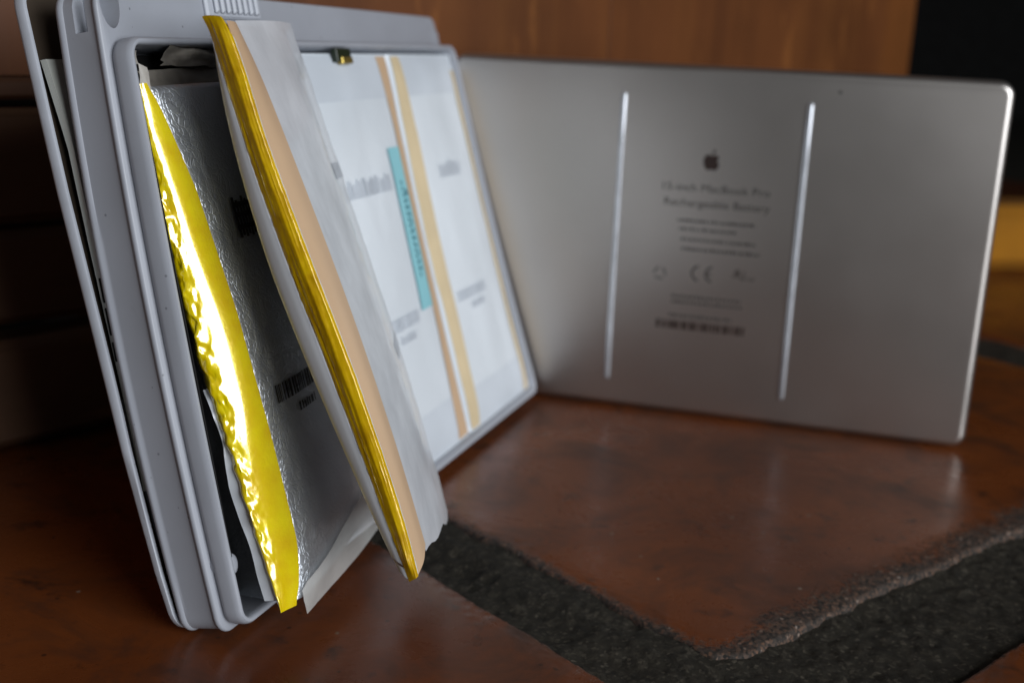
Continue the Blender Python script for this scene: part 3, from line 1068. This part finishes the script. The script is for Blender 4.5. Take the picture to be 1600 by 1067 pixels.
def across(rails, sub):
    """spline across rails -> (NVB, m, 3)"""
    R_ = np.stack(rails, 1)
    return np.stack([cat_rom(R_[i], (len(rails) - 1) * sub + 1) for i in range(NVB)])


def mesh_from_arr(name, A, mat, parent, off=None):
    if off is not None:
        A = A + off
    nv_, nw_ = A.shape[:2]
    return mk(name, [TM(*q) for q in A.reshape(-1, 3)], grid_faces(nv_, nw_), mat, parent)


vv = np.linspace(0, 1, NVB)
g1b = g1 * 0.93 + pe * 0.07 + np.array([0, 0, 0.0004])
def lin(rails, sub):
    out = []
    for a, b in zip(rails[:-1], rails[1:]):
        out += [a * (1 - q) + b * q for q in np.arange(sub) / sub]
    return np.stack(out + [rails[-1]], 1)


rdg = g0 * 0.36 + g1 * 0.64
rdg[:, 0] -= 0.0009 * endt
rdg[:, 2] += 0.0002 * endt
gsx = g0 * 0.85 + g1 * 0.15
gsx[:, 0] -= 0.0003 * endt
tapeB = lin([g0, gsx, rdg, g1, g1b], 13)
for _ in range(2):
    tapeB[:, 1:-1] = (tapeB[:, :-2] + 2 * tapeB[:, 1:-1] + tapeB[:, 2:]) / 4
wB = np.linspace(0, 1, tapeB.shape[1])[None, :]
V2 = vv[:, None] + 0 * wB
tapeB[..., 0] += 0.00006 * fbm(V2 * 14, wB * 9.0 + V2 * 6, 131, 3) * endt[:, None]
tapeB[..., 2] += 0.00004 * fbm(V2 * 95, wB * 5.0, 137, 3) * endt[:, None]
tapeB[..., 0] += 0.00025 * np.exp(-((wB - 0.30) / 0.03) ** 2) * endt[:, None] * (0.6 + 0.6 * fbm(V2 * 25, 0 * V2, 141, 2))
for (c_, w_, a_, sd_) in [(0.36, 0.012, 0.00016, 161), (0.43, 0.010, 0.00013, 163), (0.62, 0.012, 0.00014, 167), (0.20, 0.012, 0.00012, 169)]:
    ctr = c_ + 0.035 * fbm(V2 * 7, 0 * V2, sd_, 3)
    tapeB[..., 0] -= a_ * np.exp(-((wB - ctr) / w_) ** 2) * np.clip(fbm(V2 * 16, 0 * V2, sd_ + 1, 3) + 0.3, 0, 1) * endt[:, None]
tapeB[..., 0] += 0.00007 * fbm(V2 * 150, wB * 6 + V2 * 50, 171, 2) * np.clip(fbm(V2 * 6, 0 * V2, 173, 2) + 0.2, 0, 1) * endt[:, None]
tip = np.clip(1 - np.arange(NVB) / 9.0, 0, 1)[:, None]
tapeB[..., 1] += 0.0012 * tip * np.sqrt(np.clip(1 - ((wB - 0.45) / 0.62) ** 2, 0, 1))
tapeB[..., 2] -= 0.0010 * tip ** 2
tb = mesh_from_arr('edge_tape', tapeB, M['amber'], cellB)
tb['label'] = 'narrow yellow tape in a shaded amber tone, folded round the edge'

# silver pouch: back face, rounded towards the taped edge, then the front under the film
bk0 = rail('l', 14, -0.6)
bkr = rail('l', 5.8, 2.9)
bk1 = rail('rr', 68, -9.0)
mid_b = (rl * 0.45 + g0 * 0.55)
mid_b[:, 0] -= 0.0004
back = across([bk1, bk0 * 0.5 + bk1 * 0.5 - np.array([0, 0, 0.001]), bk0, bkr, rl, mid_b, g0], 5)
front_in = np.array([0.0, 0, -0.0006])
pe2 = pe * 0.5 + rrr * 0.5 + np.array([0, 0, 0.0016])
frontc = across([g1, g1 * 0.55 + pe * 0.45 + np.array([0, 0, 0.0007]), pe, pe2, rrr], 6)
_pull = np.zeros((NVB, 1, 3))
_pull[:6, 0, 1] = -0.0008
_pull[-6:, 0, 1] = 0.0006
A_ = np.concatenate([back, tapeB[:, 1:-1] + np.array([0.0004, 0, 0]), frontc + front_in], 1) + _pull
nv_, nw_ = A_.shape[:2]
fcs = []
for i in range(nv_ - 1):
    for j in range(nw_):
        a, b = i * nw_ + j, i * nw_ + (j + 1) % nw_
        fcs.append((a, b, b + nw_, a + nw_))
fcs += [tuple(range(nw_)), tuple(range((nv_ - 1) * nw_, nv_ * nw_))[::-1]]
mk('foil_pouch', [TM(*q) for q in A_.reshape(-1, 3)], fcs, M['wrap'], cellB)

# peach tape along the front edge
pa = across([g1 * 0.96 + pe * 0.04 + np.array([0, 0, -0.0001]), g1 * 0.5 + pe * 0.5 + np.array([0, 0, 0.0006]), pe], 5)
mesh_from_arr('adhesive_strip', pa, M['peach'], cellB, np.array([0, 0, 0.0003]))
# milky film over the rest of the front, its far edge rolled over and ragged at the bottom
far_e = rrr + np.array([0.001, 0, 0.0008])
roll = rrr + np.array([0.0045, 0, -0.0016])
p75 = pe * 0.25 + rrr * 0.75 + np.array([0, 0, 0.0020])
fm = across([pe + np.array([-0.0004, 0, 0.0003]), pe2 + np.array([0, 0, 0.0004]), p75, far_e, roll], 6)
ww = np.linspace(0, 1, fm.shape[1])[None, :]
fm[..., 2] += 0.00018 * fbm(V2[:, :1] * 20 + 0 * ww, ww * 4 + V2[:, :1] * 3, 151, 3) * np.clip(ww * 3, 0, 1)
rag = np.clip((vv[:, None] - 0.965) / 0.035, 0, 1)
fm[..., 1] -= rag * 0.0045 * (0.35 + 0.65 * ww) * (1 + 0.5 * fbm(ww * 7 + 0 * rag, 0 * rag, 157, 2))
rag2 = np.clip((0.03 - vv[:, None]) / 0.03, 0, 1)
fm[..., 1] += rag2 * 0.0006
mesh_from_arr('film_sleeve', fm, M['film'], cellB)


def PB(x, y, off=0.0):
    """x 0..1 across the film, y 0..1 down it"""
    i, j = min(int(y * (NVB - 1)), NVB - 1), min(int(x * (fm.shape[1] - 1)), fm.shape[1] - 1)
    q = fm[i, j] + np.array([0, 0, off])
    return TM(*q)


def film_marks(name, rects, parent):
    v, f = [], []
    for (x0, x1, y0, y1) in rects:
        k = len(v)
        i0, i1 = y0 * (NVB - 1), y1 * (NVB - 1)

        def at(x, y):
            X, Y = x * (fm.shape[1] - 1), y * (NVB - 1)
            a, b = int(X), int(Y)
            fx, fy = X - a, Y - b
            q = (fm[b, a] * (1 - fx) + fm[b, a + 1] * fx) * (1 - fy) + (fm[b + 1, a] * (1 - fx) + fm[b + 1, a + 1] * fx) * fy
            return TM(*(q + np.array([0, 0, 0.0003])))
        v += [at(x0, y0), at(x1, y0), at(x1, y1), at(x0, y1)]
        f.append((k, k + 1, k + 2, k + 3))
    return mk(name, v, f, M['ink_pale'], parent, smooth=False)


film_marks('printed_barcode', [(0.52 + 0.05 * k, 0.55 + 0.05 * k, 0.655 - 0.004 * k, 0.690 - 0.004 * k) for k in range(5)], cellB)
film_marks('printed_text', [(0.45 + 0.06 * k, 0.49 + 0.06 * k, 0.285, 0.318) for k in range(5)], cellB)


# ------------------------------------------------------------------ loose aluminium cover
cover = empty('battery_cover', tuple(LM(-LW / 2, 0, 0)), 'brushed aluminium battery cover standing upright with two pale rails and printed markings', 'cover')
RL_ = (-LW, 0.0, 0.0004, LH)


def LL(i, n, r=0.0055):
    return [(s, t, n) for s, t in rrect(RL_[0] + i, RL_[1] - i, RL_[2] + i, RL_[3] - i, max(0.0012, r - i), 7, 3)]


lp = [LL(0.0012, -0.0060), LL(0, -0.0058)]
Rb = 0.0026
for k in range(8):
    a = math.radians(90 * k / 7)
    lp.append(LL(Rb * (1 - math.cos(a)), -Rb + Rb * math.sin(a)))
v, f = sweep([LL(0.0030, -0.0020), LL(0.0012, -0.0022)] + lp, LM)
sharp(mk('panel', v, f, M['alu'], cover), 60)
RO = 0.03476
for c in (-LW / 2 - RO, -LW / 2 + RO):
    v, f = [], []
    wd, ht, t0, t1 = 0.00115, 0.0010, 0.0112, LH - 0.0112
    prof = [(math.cos(a) * wd, math.sin(a) * ht) for a in np.linspace(0, math.pi, 11)]
    ts = [(t0, 0.05), (t0 + 0.0004, 0.6), (t0 + 0.0012, 1)] + [(t0 + 0.0012 + (t1 - t0 - 0.0024) * i / 6, 1) for i in range(1, 6)] + [(t1 - 0.0012, 1), (t1 - 0.0004, 0.6), (t1, 0.05)]
    for (t, k) in ts:
        for (a, b) in prof:
            v.append(LM(c + a * (0.5 + 0.5 * k), t, b * k + 0.00004))
    f = grid_faces(len(ts), len(prof))
    mk('rail', v, f, M['rail'], cover)
PZ = 0.00012


def plane_mesh(name, polys, mat, parent=cover):
    v, f = [], []
    for poly in polys:
        k = len(v)
        v += [LM(s, t, PZ) for s, t in poly]
        f.append(tuple(range(k, k + len(poly))))
    o = mk(name, v, f, mat, parent, smooth=False)
    return o


def text_mesh(name, txt, s0, s1, t, h, mat, shear=0.0, mirror=False):
    cu_ = bpy.data.curves.new('txt', 'FONT')
    cu_.body = txt
    cu_.size = 1.0
    cu_.shear = shear
    cu_.resolution_u = 3
    ob = bpy.data.objects.new('txt', cu_)
    COL.objects.link(ob)
    bpy.context.view_layer.update()
    me = bpy.data.meshes.new_from_object(ob.evaluated_get(bpy.context.evaluated_depsgraph_get()))
    vs = np.array([tuple(q.co) for q in me.vertices])
    fs = [tuple(p_.vertices) for p_ in me.polygons]
    bpy.data.objects.remove(ob, do_unlink=True)
    bpy.data.curves.remove(cu_)
    x0, x1 = vs[:, 0].min(), vs[:, 0].max()
    kx = (s1 - s0) / (x1 - x0)
    X = (vs[:, 0] - x0) * kx
    if mirror:
        X = (s1 - s0) - X
    out = [LM(s0 + X[i], t + vs[i, 1] * h / 0.73, PZ) for i in range(len(vs))]
    bpy.data.meshes.remove(me)
    return mk(name, out, fs, mat, cover, smooth=False)


# emblem: bitten fruit with a leaf
def emblem(cx, cy, h):
    half = [(0.0, 0.30), (0.07, 0.335), (0.16, 0.36), (0.26, 0.345), (0.345, 0.29), (0.40, 0.22)]
    bite = [(0.355, 0.15), (0.325, 0.06), (0.335, -0.03), (0.375, -0.10), (0.435, -0.145)]
    low = [(0.40, -0.25), (0.34, -0.37), (0.27, -0.46), (0.20, -0.50), (0.12, -0.48), (0.04, -0.455), (-0.04, -0.455), (-0.12, -0.48), (-0.20, -0.50),
           (-0.28, -0.455), (-0.36, -0.35), (-0.42, -0.21), (-0.45, -0.05), (-0.445, 0.10), (-0.40, 0.23), (-0.32, 0.32), (-0.22, 0.36), (-0.12, 0.355), (-0.05, 0.325)]
    leaf = [(0.01, 0.40), (0.09, 0.43), (0.16, 0.50), (0.19, 0.60), (0.18, 0.66), (0.10, 0.62), (0.03, 0.54), (0.0, 0.46)]
    return [[(cx + x * h, cy + y * h) for x, y in poly] for poly in (half + bite + low, leaf)]


plane_mesh('emblem_print', emblem(-0.1036, 0.1015, 0.0069), M['ink_logo'])
text_mesh('lettering', '15-inch MacBook Pro', -0.1215, -0.0808, 0.0897, 0.0031, M['ink_lid'])
text_mesh('lettering', 'Rechargeable Battery', -0.1205, -0.0803, 0.0838, 0.0031, M['ink_lid'])


def small_lines(s0, s1, t, h, seed):
    return [[(a, c), (b, c), (b, d), (a, d)] for (a, b, c, d) in dashes(s0, s1, t, h, seed)]


for (a, b, t, sd) in [(-0.115, -0.085, 0.0778, 31), (-0.114, -0.092, 0.0745, 32), (-0.113, -0.0845, 0.0705, 33), (-0.1125, -0.0825, 0.0667, 34), (-0.1150, -0.0875, 0.0478, 35), (-0.1150, -0.0875, 0.0455, 37), (-0.1155, -0.0910, 0.0400, 36)]:
    plane_mesh('small_print', small_lines(a, b, t, 0.0011, sd), M['ink_lid_faint'])


def arc(cx, cy, r0, r1, a0, a1, k=14):
    an = np.radians(np.linspace(a0, a1, k))
    return [[(cx + r0 * math.cos(an[i]), cy + r0 * math.sin(an[i])), (cx + r1 * math.cos(an[i]), cy + r1 * math.sin(an[i])),
             (cx + r1 * math.cos(an[i + 1]), cy + r1 * math.sin(an[i + 1])), (cx + r0 * math.cos(an[i + 1]), cy + r0 * math.sin(an[i + 1]))] for i in range(k - 1)]


ce = arc(-0.1048, 0.0580, 0.0025, 0.0033, 100, 260) + arc(-0.0995, 0.0580, 0.0025, 0.0033, 100, 260) + [[(-0.1021, 0.0577), (-0.1000, 0.0577), (-0.1000, 0.0583), (-0.1021, 0.0583)]]
plane_mesh('conformity_mark', ce, M['ink_lid'])
text_mesh('approval_mark', 'R', -0.0922, -0.0897, 0.0576, 0.0036, M['ink_logo'], -0.3, True)
text_mesh('approval_mark', 'U', -0.0899, -0.0873, 0.0570, 0.0036, M['ink_logo'], -0.3)
text_mesh('approval_mark', 'us', -0.0864, -0.0836, 0.0570, 0.0018, M['ink_lid'])
tri = []
for k in range(3):
    a0 = math.radians(90 + 120 * k + 12)
    a1 = math.radians(90 + 120 * (k + 1) - 26)
    p0, p1 = np.array([math.cos(a0), math.sin(a0)]), np.array([math.cos(a1), math.sin(a1)])
    tri.append([tuple(np.array([-0.1203, 0.0568]) + q * 0.001) for q in (p0 * 3.0, p1 * 3.0, p1 * 2.2, p0 * 2.2)])
plane_mesh('recycling_mark', tri, M['ink_lid_faint'])
bc = [[(a, c), (b, c), (b, d), (a, d)] for (a, b, c, d) in barcode(-0.1203, -0.0855, 0.0350, 0.0384, 40)]
plane_mesh('serial_barcode', bc, M['ink_logo'])
plane_mesh('paint_chip', [[(-0.0593 + 0.0007 * math.cos(a), 0.1297 + 0.0005 * math.sin(a)) for a in np.linspace(0, 6.0, 9)]], M['ink_lid'])
